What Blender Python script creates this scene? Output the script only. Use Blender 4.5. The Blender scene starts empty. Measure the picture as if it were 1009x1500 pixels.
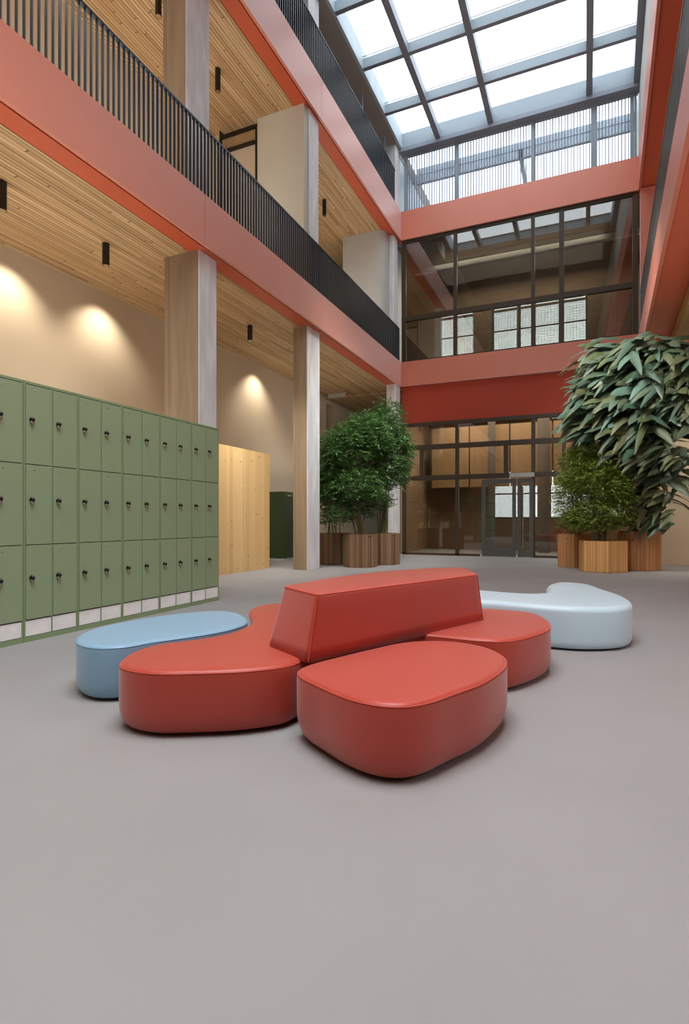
import bpy, bmesh, math, random
from mathutils import Vector, noise
R = math.radians
random.seed(7)
C = bpy.context.scene.collection

# ------------------------------------------------------------------ camera
H = 1.05; F = 806.0; CX = 504.5; HY = 762.0; YAW = R(23.62)
ct, st = math.cos(YAW), math.sin(YAW)
cam = bpy.data.objects.new('camera', bpy.data.cameras.new('camera')); C.objects.link(cam)
cam.location = (0, 0, H); cam.rotation_euler = (R(90), 0, YAW)
cam.data.sensor_fit = 'VERTICAL'; cam.data.sensor_height = 36; cam.data.lens = F/1500*36
cam.data.shift_y = (HY-750)/1500; cam.data.clip_end = 200; cam.data.clip_start = .05
bpy.context.scene.camera = cam

def dirv(px, py):
    u = (px-CX)/F; v = (HY-py)/F
    return (u*ct-st, u*st+ct, v)
def UZ(px, py, z):                     # the point of the photo at a known height
    d = dirv(px, py); k = (z-H)/d[2]
    return Vector((d[0]*k, d[1]*k, z))
def UY(px, py, Y):
    d = dirv(px, py); k = Y/d[1]
    return Vector((d[0]*k, Y, H+d[2]*k))
def UX(px, py, X):
    d = dirv(px, py); k = X/d[0]
    return Vector((X, d[1]*k, H+d[2]*k))

# ------------------------------------------------------------------ materials
def lin(c):
    f = lambda v: v/12.92 if v <= .04045 else ((v+.055)/1.055)**2.4
    return tuple(f(x/255) for x in c)+(1,)
def base(name, rough=.5, metal=0, spec=.5):
    m = bpy.data.materials.new(name); m.use_nodes = True
    nt = m.node_tree; b = nt.nodes['Principled BSDF']
    b.inputs['Roughness'].default_value = rough; b.inputs['Metallic'].default_value = metal
    b.inputs['Specular IOR Level'].default_value = spec
    return m, nt, b
def N(nt, t, **kw):
    n = nt.nodes.new(t)
    for k, v in kw.items(): setattr(n, k, v)
    return n
def plain(name, col, rough=.5, metal=0, spec=.5, var=.06, scale=3.0, bump=0, bscale=200, stretch=(1,1,1), sheen=0):
    m, nt, b = base(name, rough, metal, spec)
    b.inputs['Sheen Weight'].default_value = sheen; b.inputs['Sheen Roughness'].default_value = .45; L = nt.links.new
    tc = N(nt, 'ShaderNodeTexCoord'); mp = N(nt, 'ShaderNodeMapping'); mp.inputs['Scale'].default_value = stretch
    L(tc.outputs['Object'], mp.inputs['Vector'])
    nz = N(nt, 'ShaderNodeTexNoise'); nz.inputs['Scale'].default_value = scale; nz.inputs['Detail'].default_value = 6
    L(mp.outputs[0], nz.inputs['Vector'])
    rp = N(nt, 'ShaderNodeValToRGB'); c = lin(col)
    rp.color_ramp.elements[0].position = .3; rp.color_ramp.elements[1].position = .7
    rp.color_ramp.elements[0].color = tuple(x*(1-var) for x in c[:3])+(1,)
    rp.color_ramp.elements[1].color = tuple(min(1, x*(1+var)) for x in c[:3])+(1,)
    L(nz.outputs['Fac'], rp.inputs['Fac']); L(rp.outputs['Color'], b.inputs['Base Color'])
    if bump:
        n2 = N(nt, 'ShaderNodeTexNoise'); n2.inputs['Scale'].default_value = bscale; n2.inputs['Detail'].default_value = 3
        L(tc.outputs['Object'], n2.inputs['Vector'])
        bp = N(nt, 'ShaderNodeBump'); bp.inputs['Strength'].default_value = bump; bp.inputs['Distance'].default_value = .004
        L(n2.outputs['Fac'], bp.inputs['Height']); L(bp.outputs[0], b.inputs['Normal'])
    return m
def slats(name, cols, pitch, gap, axis='X', along='Y', seglen=2.2, gapcol=(40,25,12), rough=.55, grain=1.0, gapdark=.85, knots=False):
    """Boards laid side by side along one axis, each its own tone, dark joints between."""
    m, nt, b = base(name, rough); L = nt.links.new
    tc = N(nt, 'ShaderNodeTexCoord'); sp = N(nt, 'ShaderNodeSeparateXYZ'); L(tc.outputs['Object'], sp.inputs[0])
    def M(op, a, bb=None, cc=None):
        n = N(nt, 'ShaderNodeMath', operation=op)
        for i, v in enumerate((a, bb, cc)):
            if v is None: continue
            if isinstance(v, (int, float)): n.inputs[i].default_value = v
            else: L(v, n.inputs[i])
        return n.outputs[0]
    u = M('DIVIDE', sp.outputs[axis], pitch); cell = M('FLOOR', u); fr = M('FRACT', u)
    w1 = N(nt, 'ShaderNodeTexWhiteNoise', noise_dimensions='1D'); L(cell, w1.inputs['W'])
    v = M('ADD', M('DIVIDE', sp.outputs[along], seglen), M('MULTIPLY', w1.outputs['Value'], 7.0))
    seg = M('FLOOR', v); sfr = M('FRACT', v)
    cb = N(nt, 'ShaderNodeCombineXYZ'); L(cell, cb.inputs[0]); L(seg, cb.inputs[1])
    w2 = N(nt, 'ShaderNodeTexWhiteNoise', noise_dimensions='2D'); L(cb.outputs[0], w2.inputs['Vector'])
    rp = N(nt, 'ShaderNodeValToRGB'); els = rp.color_ramp.elements
    while len(els) < len(cols): els.new(.5)
    for i, c in enumerate(cols):
        els[i].position = i/(len(cols)-1); els[i].color = lin(c)
    L(w2.outputs['Value'], rp.inputs['Fac'])
    # grain stretched along the board
    mp = N(nt, 'ShaderNodeMapping'); L(tc.outputs['Object'], mp.inputs['Vector'])
    sc = {'X': 40, 'Y': 40, 'Z': 40}; sc[along] = 1.5
    mp.inputs['Scale'].default_value = (sc['X'], sc['Y'], sc['Z'])
    nz = N(nt, 'ShaderNodeTexNoise'); nz.inputs['Scale'].default_value = 1; nz.inputs['Detail'].default_value = 5
    nz.inputs['Distortion'].default_value = .6
    L(mp.outputs[0], nz.inputs['Vector'])
    g = M('MULTIPLY_ADD', nz.outputs['Fac'], .55*grain, 1-.275*grain)
    mx = N(nt, 'ShaderNodeMix', data_type='RGBA', blend_type='MULTIPLY'); mx.inputs[0].default_value = 1
    L(rp.outputs['Color'], mx.inputs[6])
    gc = N(nt, 'ShaderNodeCombineColor'); [L(g, gc.inputs[i]) for i in range(3)]
    L(gc.outputs[0], mx.inputs[7])
    out = mx.outputs[2]
    if knots:
        mk = N(nt, 'ShaderNodeMapping'); L(tc.outputs['Object'], mk.inputs['Vector'])
        ks = {'X': 5, 'Y': 5, 'Z': 5}; ks[along] = 4.4; mk.inputs['Scale'].default_value = (ks['X'], ks['Y'], ks['Z'])
        vo = N(nt, 'ShaderNodeTexVoronoi', feature='F1'); vo.inputs['Scale'].default_value = 1.0; L(mk.outputs[0], vo.inputs['Vector'])
        kn = M('SUBTRACT', 1.0, M('SMOOTH_MIN', M('MULTIPLY', vo.outputs['Distance'], 7.5), 1.0, .1))
        mk2 = N(nt, 'ShaderNodeMix', data_type='RGBA'); L(kn, mk2.inputs[0]); L(out, mk2.inputs[6]); mk2.inputs[7].default_value = lin((120,70,30)); out = mk2.outputs[2]
    # irregular joints
    gp = M('LESS_THAN', fr, M('MULTIPLY', M('ADD', w1.outputs['Value'], .35), gap/pitch))
    ge = M('LESS_THAN', sfr, .006)
    gm = M('MULTIPLY', M('MAXIMUM', gp, ge), gapdark)
    m3 = N(nt, 'ShaderNodeMix', data_type='RGBA'); L(gm, m3.inputs[0]); L(out, m3.inputs[6]); m3.inputs[7].default_value = lin(gapcol)
    L(m3.outputs[2], b.inputs['Base Color'])
    return m
def leafmat(name, cols, rough=.45, trans=.25):
    m, nt, b = base(name, rough); L = nt.links.new
    g = N(nt, 'ShaderNodeNewGeometry'); rp = N(nt, 'ShaderNodeValToRGB'); els = rp.color_ramp.elements
    while len(els) < len(cols): els.new(.5)
    for i, c in enumerate(cols):
        els[i].position = i/(len(cols)-1); els[i].color = lin(c)
    L(g.outputs['Random Per Island'], rp.inputs['Fac']); L(rp.outputs['Color'], b.inputs['Base Color'])
    tr = N(nt, 'ShaderNodeBsdfTranslucent'); L(rp.outputs['Color'], tr.inputs['Color'])
    mx = N(nt, 'ShaderNodeMixShader'); mx.inputs[0].default_value = trans
    L(b.outputs[0], mx.inputs[1]); L(tr.outputs[0], mx.inputs[2]); L(mx.outputs[0], nt.nodes['Material Output'].inputs[0])
    return m
def glass(name, tint=(.8,.8,.78), refl=.12, fres=True):
    m = bpy.data.materials.new(name); m.use_nodes = True; nt = m.node_tree; nt.nodes.clear(); L = nt.links.new
    o = N(nt, 'ShaderNodeOutputMaterial'); t = N(nt, 'ShaderNodeBsdfTransparent'); t.inputs[0].default_value = tint+(1,)
    g = N(nt, 'ShaderNodeBsdfGlossy'); g.inputs['Roughness'].default_value = 0.0
    mx = N(nt, 'ShaderNodeMixShader'); mx.inputs[0].default_value = refl
    L(t.outputs[0], mx.inputs[1]); L(g.outputs[0], mx.inputs[2]); L(mx.outputs[0], o.inputs[0])
    return m
def emit(name, col, s):
    m = bpy.data.materials.new(name); m.use_nodes = True; nt = m.node_tree; nt.nodes.clear()
    o = N(nt, 'ShaderNodeOutputMaterial'); e = N(nt, 'ShaderNodeEmission')
    e.inputs[0].default_value = lin(col); e.inputs[1].default_value = s; nt.links.new(e.outputs[0], o.inputs[0])
    return m

M_floor = plain('floor_carpet', (152,151,150), .9, spec=.2, var=.05, scale=.9, bump=.25, bscale=420)
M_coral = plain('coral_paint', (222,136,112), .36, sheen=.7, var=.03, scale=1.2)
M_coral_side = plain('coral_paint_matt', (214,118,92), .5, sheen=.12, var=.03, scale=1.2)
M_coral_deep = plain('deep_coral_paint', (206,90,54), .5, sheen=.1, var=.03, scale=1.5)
M_redpanel = plain('red_panel_paint', (184,66,40), .6, var=.04, scale=1.5)
M_red = plain('red_upholstery', (184,66,48), .42, spec=.5, sheen=.35, var=.03, scale=2, bump=.12, bscale=260)
M_redpipe = plain('red_piping', (196,78,60), .5)
M_blue = plain('blue_upholstery', (138,178,204), .45, spec=.5, sheen=.3, var=.03, scale=2, bump=.1, bscale=260)
M_pale = plain('pale_blue_upholstery', (198,224,236), .4, spec=.5, sheen=.3, var=.03, scale=2, bump=.1, bscale=260)
M_green = plain('green_metal_paint', (148,168,132), .42, var=.03, scale=1.4)
M_green_d = plain('green_frame_paint', (138,160,120), .45, var=.03)
M_gap = plain('shadow_gap', (30,34,22), .8)
M_darkgreen = plain('dark_green_paint', (58,74,46), .35)
M_kick = plain('kick_strip', (250,252,250), .5, var=.1, scale=8)
M_black = plain('black_metal', (24,20,17), .35)
M_blackgloss = plain('black_lock', (14,12,12), .15)
M_chrome = plain('chrome', (190,175,150), .2, metal=1)
M_wall = plain('beige_plaster', (206,190,166), .85, spec=.2, var=.03, scale=.8)
M_cream = plain('cream_plaster', (205,200,184), .8, spec=.2, var=.03, scale=.8)
M_grayg = plain('grey_green_plaster', (160,165,152), .8, var=.04)
M_conc = plain('pale_concrete', (232,234,236), .7, spec=.3, var=.14, scale=2.4, bump=.3, bscale=60, stretch=(3,3,.6))
M_conc_warmlit = plain('warm_lit_tan_concrete', (150,130,106), .75, spec=.3, var=.14, scale=2.2, bump=.3, bscale=60, stretch=(4,4,.35))
M_conc_dk = plain('dark_concrete', (112,106,98), .8, var=.12, scale=1.2)
M_soffit = plain('top_soffit', (158,150,140), .8, var=.06)
M_conc_white = plain('white_concrete', (196,196,190), .75, var=.05, scale=1.5)
M_ceilwood = slats('wood_slat_ceiling', [(186,150,106),(202,168,124),(210,178,136),(192,156,112),(170,134,94)], .060, .014, 'X', 'Y', 3.6, (96,62,34), gapdark=.75, grain=1.7)
M_pine = slats('knotty_pine', [(238,203,142),(245,214,158),(232,192,128),(242,208,150)], .115, .003, 'Y', 'Z', 40, (190,140,80), grain=.35, knots=True)
M_planter_br = slats('brown_wood_slats', [(120,90,66),(140,108,80),(104,78,56)], .055, .004, 'X', 'Z', 4, (40,28,18), grain=.8)
M_planter_or = slats('oak_slats', [(192,138,86),(206,152,98),(182,126,76)], .03, .003, 'X', 'Z', 4, (100,60,30), grain=.6)
M_planter_lt = slats('light_oak_slats', [(214,164,104),(222,174,114),(204,152,92)], .05, .002, 'X', 'Z', 4, (150,100,55), grain=.6)
M_soil = plain('soil', (52,40,30), .95, var=.4, scale=30)
M_bronze = plain('bronze_frame', (66,54,40), .45, metal=.1)
M_doorframe = plain('dark_grey_door_frame', (92,93,90), .4, metal=.1)
M_rail = plain('dark_rail_metal', (50,56,64), .4, metal=.4)
M_railedge = plain('pale_handrail_lit_bar_edge', (158,160,160), .4, metal=.5)
M_steel = plain('blue_grey_steel', (140,152,160), .5, var=.03)
M_steel_d = plain('shaded_dark_steel', (126,134,146), .5)
M_curb = plain('skylight_curb', (176,188,196), .6)
M_fin = plain('pale_fin', (118,124,136), .4, metal=.2)
M_glass = glass('tinted_glass', (.66,.64,.58), .17)
M_glass_low = glass('brown_tinted_glass', (.76,.71,.65), .10)
M_glass_sky = glass('skylight_glass', (.97,.98,1.0), .02)
M_glass_door = glass('door_glass', (.86,.88,.88), .06)
M_brownwall = plain('brown_wall', (140,118,92), .8, var=.06, scale=1, stretch=(.4,.4,6))
M_brownwood = plain('wood_veneer_panel', (168,140,102), .6, var=.10, scale=1.2, stretch=(6,6,.5))
M_darkroom = plain('dark_wood_concrete', (128,110,90), .85, var=.18, scale=3, stretch=(.6,6,2))
M_glulam = slats('glulam', [(190,150,104),(206,166,118),(176,134,88)], .045, .002, 'Z', 'Y', 5, (120,80,45))
M_leaf_bamboo = leafmat('bamboo_leaf', [(62,100,46),(84,126,62),(108,146,84),(74,114,66),(136,164,104)])
M_leaf_light = leafmat('light_shrub_leaf', [(104,130,50),(138,160,68),(168,182,94),(120,146,64)])
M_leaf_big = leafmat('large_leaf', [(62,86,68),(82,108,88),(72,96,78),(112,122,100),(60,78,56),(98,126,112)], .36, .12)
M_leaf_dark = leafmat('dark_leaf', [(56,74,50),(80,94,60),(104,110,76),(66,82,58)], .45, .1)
M_stem = plain('plant_stem', (118,108,66), .7)
M_lampglow = emit('lamp_glow', (255,244,225), 6)
M_tube = emit('tube_glow', (225,230,232), 1.1)
M_backdrop = plain('pale_backdrop', (228,234,242), .8, var=.08, scale=1.5)
M_white = plain('white_plastic', (190,190,184), .5)
M_brick = plain('pale_brown_brick', (150,124,96), .85, var=.15, scale=4, stretch=(1,1,5))

# ------------------------------------------------------------------ helpers
def tag(o, label=None, cat=None, group=None, kind=None):
    if label: o['label'] = label
    if cat: o['category'] = cat
    if group: o['group'] = group
    if kind: o['kind'] = kind
    return o
def empty(name, loc, label=None, cat=None, group=None, kind=None, rz=0):
    o = bpy.data.objects.new(name, None); C.objects.link(o); o.location = loc; o.rotation_euler.z = rz
    o.empty_display_size = .1
    return tag(o, label, cat, group, kind)
class MB:
    def __init__(s): s.v = []; s.f = []; s.m = []; s.sm = []
    def add(s, v, f, mi=0, smooth=False):
        k = len(s.v); s.v += [tuple(p) for p in v]
        for q in f: s.f.append([i+k for i in q]); s.m.append(mi); s.sm.append(smooth)
    def box(s, x0, x1, y0, y1, z0, z1, mi=0):
        v = [(x, y, z) for z in (z0, z1) for x, y in ((x0, y0), (x1, y0), (x1, y1), (x0, y1))]
        s.add(v, [(3,2,1,0),(4,5,6,7),(0,1,5,4),(1,2,6,5),(2,3,7,6),(3,0,4,7)], mi); return s
    def prism(s, pts, z0, z1, mi=0):
        n = len(pts); v = [(p[0], p[1], z0) for p in pts]+[(p[0], p[1], z1) for p in pts]
        a = sum(pts[i][0]*pts[(i+1)%n][1]-pts[(i+1)%n][0]*pts[i][1] for i in range(n))
        f = [tuple(range(n-1,-1,-1)), tuple(range(n, 2*n))]+[(i, (i+1)%n, n+(i+1)%n, n+i) for i in range(n)]
        if a < 0: f = [q[::-1] for q in f]
        s.add(v, f, mi); return s
    def hexa(s, p8, mi=0):     # eight corners: bottom four, top four
        s.add(p8, [(3,2,1,0),(4,5,6,7),(0,1,5,4),(1,2,6,5),(2,3,7,6),(3,0,4,7)], mi); return s
    def tube(s, pts, r, n=6, mi=0):
        pts = [Vector(p) for p in pts]; rr = r if isinstance(r, (list, tuple)) else [r]*len(pts); rings = []
        for i, p in enumerate(pts):
            t = (pts[min(i+1, len(pts)-1)]-pts[max(i-1, 0)]).normalized()
            a = t.cross(Vector((0,0,1)) if abs(t.z) < .9 else Vector((1,0,0))).normalized(); b = t.cross(a)
            rings.append([p+(a*math.cos(k*2*math.pi/n)+b*math.sin(k*2*math.pi/n))*rr[i] for k in range(n)])
        v = [q for r_ in rings for q in r_]; f = []
        for i in range(len(pts)-1):
            for k in range(n):
                f.append((i*n+k, i*n+(k+1)%n, (i+1)*n+(k+1)%n, (i+1)*n+k))
        s.add(v, f, mi, True); s.add(rings[0], [tuple(range(n))], mi); s.add(rings[-1], [tuple(range(n-1,-1,-1))], mi)
        return s
    def lathe(s, prof, c, n=20, mi=0, axis='Z'):
        v = []; f = []
        for r, h in prof:
            for k in range(n):
                a = k*2*math.pi/n; x, y = r*math.cos(a), r*math.sin(a)
                v.append((c[0]+x, c[1]+y, c[2]+h) if axis == 'Z' else (c[0]+h, c[1]+x, c[2]+y))
        for i in range(len(prof)-1):
            for k in range(n): f.append((i*n+k, i*n+(k+1)%n, (i+1)*n+(k+1)%n, (i+1)*n+k))
        s.add(v, f, mi, True)
        if prof[0][0] > 1e-5: s.add(v[:n], [tuple(range(n-1,-1,-1))], mi)
        if prof[-1][0] > 1e-5: s.add(v[-n:], [tuple(range(n))], mi)
        return s
    def build(s, name, mats, parent=None, bevel=0, origin=None):
        me = bpy.data.meshes.new(name); o_ = Vector(origin) if origin is not None else Vector((0,0,0))
        me.from_pydata([tuple(Vector(p)-o_) for p in s.v], [], s.f)
        for m in (mats if isinstance(mats, (list, tuple)) else [mats]): me.materials.append(m)
        me.polygons.foreach_set('material_index', s.m); me.polygons.foreach_set('use_smooth', s.sm)
        me.update()
        o = bpy.data.objects.new(name, me); C.objects.link(o); o.location = o_
        if parent: o.parent = parent
        if bevel:
            b = o.modifiers.new('bevel', 'BEVEL'); b.width = bevel; b.segments = 2; b.limit_method = 'ANGLE'
        return o
def local(mb, root):
    """shift a builder made in world space into its root's space"""
    L = Vector(root.location); mb.v = [tuple(Vector(p)-L) for p in mb.v]; return mb
def struct(name, mb, mat, parent=None, bevel=0):
    o = mb.build(name, mat, parent, bevel)
    if not parent: o['kind'] = 'structure'
    return o

XL, XR, YB = -5.17, 1.27, 16.2            # atrium faces: left, right (at the back), back
Z1, Z2, Z3, Z4, ZS = 5.14, 5.89, 9.63, 10.5, 12.33
def right_line(a, b, z_a, z_b):            # plan line through two sighted points
    return UZ(*a, z_a), UZ(*b, z_b)
def ext(p, q, y):                          # x on the line p-q at y
    return p.x+(q.x-p.x)*(y-p.y)/(q.y-p.y)

# ------------------------------------------------------------------ floor and outer shell
struct('floor', MB().box(-12, 7, -8, 25, -.2, 0), M_floor)
XW = -7.9
mb = MB().box(XW-.3, XW, -8, 16.56, 0, Z1+.01).box(XW-.3, XW, 16.56, 17.2, 4.94, Z1+.01).box(XW-.3, XW, 17.2, 19.3, 0, Z1+.01)
struct('wall_left', mb, M_wall)
struct('wall_left_recess', MB().box(XW-1.6, XW-1.5, 16.3, 17.5, 0, 5.1).box(XW-1.5, XW-.3, 16.45, 16.55, 0, 5.1).box(XW-1.5, XW-.3, 17.21, 17.3, 0, 5.1), M_brownwall)
struct('wall_end', MB().box(XW, -5.5, 19, 19.3, 0, Z1+.01), M_grayg)
struct('wall_back', MB().box(-12, 7, -8.3, -8, 0, 13), M_wall)
struct('wall_right', MB().box(6.2, 6.5, -8, 15, 0, 13), M_wall)
# beige wall right of the plants
struct('wall_right_end', MB().box(1.02, 6.2, 14.85, 15.1, 0, Z1), M_wall)

# ------------------------------------------------------------------ left galleries
def fascia(name, z0, z1, seams, y0, y1):
    mb = MB()
    ys = [y0]+seams+[y1]
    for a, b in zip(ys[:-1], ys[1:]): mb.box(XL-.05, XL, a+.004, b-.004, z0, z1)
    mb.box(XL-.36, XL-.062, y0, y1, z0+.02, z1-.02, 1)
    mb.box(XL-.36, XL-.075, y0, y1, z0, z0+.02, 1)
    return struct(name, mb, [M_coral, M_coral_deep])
fascia('trim_1', Z1, Z2, [2.7, 6.65, 10.6], -8, YB-.05)
fascia('trim_2', Z3, Z4, [2.7, 6.65, 10.6], -8, YB-.05)
struct('ceiling_1', MB().box(XW-.1, XL-.35, -8, 16.5, Z1, Z1+.05), M_ceilwood)
struct('ceiling_2', MB().box(XW-.1, XL-.05, 16.52, 19.3, Z1-.06, Z1), M_ceilwood)
struct('floor_upper_left', MB().box(XW-3.1, XL-.36, -8, 19.3, Z1+.06, Z2-.02), M_conc)
struct('ceiling_3', MB().box(XW-3.1, XL-.35, -8, 17.2, Z3, Z3+.05), M_ceilwood)
struct('floor_top_left', MB().box(XW-3.1, XL-.36, -8, 16.6, Z3+.06, Z4-.02), M_conc)
# walls of the middle gallery
struct('wall_gallery_left', MB().box(XW-.1, XW, -8, 17.2, Z2, Z3), M_wall)
xa, xb = UY(378, 400, 10.06).x, UY(325, 300, 10.06).x
mb = MB().box(xa, -5.30, 10.03, 10.2, Z2, Z3)
struct('wall_gallery_screen', mb, M_cream)
dr = empty('door_2', (0,0,0), kind='structure')
zt = UY(350, 214, 10.06).z
MB().box(xb-.04, xb, 10.02, 10.14, Z2, Z3).box(xa-.05, xa-.005, 10.02, 10.14, Z2, Z3-.1).box(xb, xa-.07, 10.02, 10.14, Z3-.17, Z3-.1).box(xb, xa-.07, 10.02, 10.14, zt-.05, zt).build('door_frame', M_black, dr)
MB().box(xb, xa-.07, 10.07, 10.09, zt, Z3-.17).build('transom_panel', M_brownwood, dr)
MB().box(xb, xa-.07, 10.09, 10.12, Z2, zt-.05).build('door_leaf', M_wall, dr)
struct('wall_gallery_cross', MB().box(XW, xb-.06, 10.1, 10.2, Z2, Z3), M_wall)
# white rounded wall at the end of the middle gallery
def arc(cx, cy, r, a0, a1, n=8): return [(cx+r*math.cos(R(a0+(a1-a0)*i/n)), cy+r*math.sin(R(a0+(a1-a0)*i/n))) for i in range(n+1)]
x0 = UY(502, 350, 15.3).x
pts = [(x0, 15.3)]+arc(-5.63, 15.5, .2, -90, 0)+[(-5.43, 17.0), (x0, 17.0)]
m_ = MB().prism(pts, Z2, Z3)
struct('wall_gallery_end', m_, M_conc_white)
struct('wall_gallery_recess', MB().box(XW, x0, 16.9, 17.0, Z2, Z3), M_brownwall)
# top gallery
struct('ceiling_4', MB().box(XW-1, -5.16, -8, 16.0, ZS-.03, ZS+.05), M_soffit)
struct('wall_top_left', MB().box(XW-1, XW-.9, -8, 16.3, Z4, ZS), M_conc_dk)
struct('wall_top_left_upstand', MB().box(-5.3, -5.17, 9.2, 16.0, ZS+.051, ZS+.5).box(-5.45, -5.28, 16.3, 21.2, ZS, ZS+.5), M_conc_dk)
struct('wall_top_left_rear', MB().box(XL-.28, XL-.12, 16.35, 21.1, Z3, ZS), M_steel)
struct('wall_top_end', MB().box(XW-1, XL-.45, 16.0, 16.3, Z4, ZS), M_conc_white)

# ------------------------------------------------------------------ columns
def column(x0, x1, y0, y1, z0, z1, label, group, tanfront=True):
    r = empty('concrete_column', ((x0+x1)/2, (y0+y1)/2, z0), label, 'column', group, 'thing')
    w, d = (x1-x0)/2, (y1-y0)/2; h = z1-z0; c = .012
    pts = [(-w, -d), (w-c, -d), (w, -d+c), (w, d-c), (w-c, d), (-w, d)]
    mb = MB(); n = len(pts)
    v = [(p[0], p[1], 0) for p in pts]+[(p[0], p[1], h) for p in pts]
    for i in range(n):
        tan = 1 if (tanfront and i in (0, 5)) else 0  # tan front faces carry the tint of the warm light in their colour
        mb.add([v[i], v[(i+1)%n], v[n+(i+1)%n], v[n+i]], [(0,1,2,3)], tan)
    mb.add(v[:n], [tuple(range(n-1,-1,-1))]); mb.add(v[n:], [tuple(range(n))])
    # shallow formwork recess lines on the front face and the atrium face
    mb.box(-w+.13*w*2, -w+.13*w*2+.008, -d-.002, -d, 0, h, 2) if tanfront else None
    o = mb.build('shaft', [M_conc, M_conc_warmlit, M_conc_dk], r)
    return r
column(-6.0, -5.34, 6.73, 7.17, 0, Z1, 'tall board-marked concrete column rising from behind the green lockers', 'columns')
column(-5.68, -5.34, 10.27, 10.86, 0, Z1, 'slender pale concrete column standing on the floor in front of the bamboo planters', 'columns')
column(-5.5, -5.2, 15.75, 16.14, 0, Z1, 'concrete corner column behind the bamboo, beside the glass entrance wall', 'columns', False)
column(-6.03, -5.58, 6.73, 7.3, Z2, Z3, 'upper gallery concrete column standing free behind the black railing', 'columns')
column(-5.60, -5.27, 10.21, 10.66, Z2, Z3, 'upper gallery concrete column at the end of the cream screen wall', 'columns', False)
column(-5.42, -5.28, 15.75, 16.14, Z2, Z3, 'narrow grey corner column beside the upper gallery glazing', 'columns', False)
column(-5.5, -5.2, 15.7, 16.14, Z4, ZS-.02, 'pale corner column under the skylight at the end of the top railing', 'columns', False)
column(-5.62, -5.28, 10.2, 10.7, Z4, ZS-.05, 'pale column behind the top gallery railing at the upper edge of the view', 'columns', False)
for px in (530.6, 563.6):
    p = UX(px, 130, XL-.2)
    o = MB().tube([(0,0,0), (0,0,ZS-.05-Z4)], .018, 8).build('steel_post', M_steel, None); o.location = (XL-.2, p.y, Z4)
    tag(o, 'thin grey post behind the top railing, %s the pale corner column' % ('second from' if px < 540 else 'next to'), 'post', 'thin posts of the top gallery')

# ------------------------------------------------------------------ railings
def railing(name, p, q, z, h, pitch, label, mats=(M_rail, M_railedge), bar=(.011, .042)):
    p = Vector((p[0], p[1], z)); q = Vector((q[0], q[1], z)); d = (q-p); Ln = d.length; d.normalize(); nrm = Vector((-d.y, d.x, 0))
    r = empty(name, p, label, 'railing', 'black vertical bar railings')
    n = int(Ln/pitch); mb = MB()
    def bx(mb_, c, a, b, z0, z1, mi=0):
        vs = []
        for zz in (z0, z1):
            for s, t in ((-a,-b),(a,-b),(a,b),(-a,b)): vs.append(c+d*s+nrm*t+Vector((0,0,zz)))
        mb_.hexa(vs, mi)
    for i in range(n+1):
        bx(mb, d*(i*pitch+.02), bar[0]/2, bar[1]/2, .0, h-.02)
        mb.m[-4] = 1; mb.m[-2] = 1  # narrow bar faces painted pale for the skylight they catch
    mb.build('vertical_bars', list(mats), r)
    t = MB(); bx(t, d*(Ln/2), Ln/2, .028, h-.02, h+.004); t.build('handrail', mats[0], r)
    e = MB(); bx(e, d*(Ln/2)+Vector((0,0,0)), Ln/2, .012, h+.004, h+.014); e.build('handrail_edge', mats[1], r)
    b = MB(); bx(b, d*(Ln/2), Ln/2, .02, .0, .02); b.build('bottom_rail', mats[0], r)
    return r
railing('balcony_railing', (XL-.06, -3), (XL-.06, YB-.1), Z2, 1.03, .083, 'long black vertical bar railing above the lower coral beam on the locker side')
railing('balcony_railing', (XL-.06, 6), (XL-.06, YB-.5), Z4, 1.03, .083, 'black vertical bar railing on the top gallery beside the skylight')

# ------------------------------------------------------------------ right galleries
# lower right beam: its atrium face runs slightly outwards toward the back
a, b = UZ(988, 260, Z1), UZ(938.5, 501, Z1)
def rl(y, off=0): return .77+.0309*y+off
YN = -8
def rbeam(name, z0, z1, off, w, yend):
    mb = MB()
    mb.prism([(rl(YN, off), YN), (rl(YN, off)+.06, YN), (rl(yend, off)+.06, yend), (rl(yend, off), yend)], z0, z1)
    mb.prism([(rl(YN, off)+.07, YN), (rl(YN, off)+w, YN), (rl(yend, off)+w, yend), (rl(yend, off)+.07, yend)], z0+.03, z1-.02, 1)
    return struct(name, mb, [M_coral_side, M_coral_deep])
rbeam('trim_3', Z1, Z2, 0, 1.02, YB-.05)
rbeam('trim_4', Z3, Z4, .0, .55, YB-.05)
struct('ceiling_5', MB().prism([(rl(YN, 1.02), YN), (6.2, YN), (6.2, 14.85), (rl(14.85, 1.02), 14.85)], Z1+.25, Z1+.35), M_coral_deep)
struct('floor_upper_right', MB().prism([(rl(YN, 1.03), YN), (6.2, YN), (6.2, 16.1), (rl(16.1, 1.03), 16.1)], Z1+.36, Z2-.02), M_conc)
struct('ceiling_6', MB().prism([(rl(YN, .55), YN), (6.2, YN), (6.2, 16.1), (rl(16.1, .55), 16.1)], Z3+.02, Z3+.1), M_darkroom)
struct('floor_top_right', MB().prism([(rl(YN, .56), YN), (6.2, YN), (6.2, 16.1), (rl(16.1, .56), 16.1)], Z3+.12, Z4-.02), M_conc)
struct('wall_gallery_right_end', MB().box(XR+.04, 6.2, 16.1, 16.3, Z2, Z3), M_coral)
struct('wall_top_right', MB().prism([(rl(YN, .02), YN), (rl(YN, .2), YN), (rl(21, .2), 21), (rl(21, .02), 21)], Z4+.001, ZS+.5), M_conc_white)
railing('balcony_railing', (rl(-3, .05), -3), (rl(YB-.2, .05), YB-.2), Z2, 1.03, .083, 'black bar railing above the lower coral beam on the plant side, seen nearly edge-on', (plain('warm_grey_rail', (104,98,94), .5), M_railedge))
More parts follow.
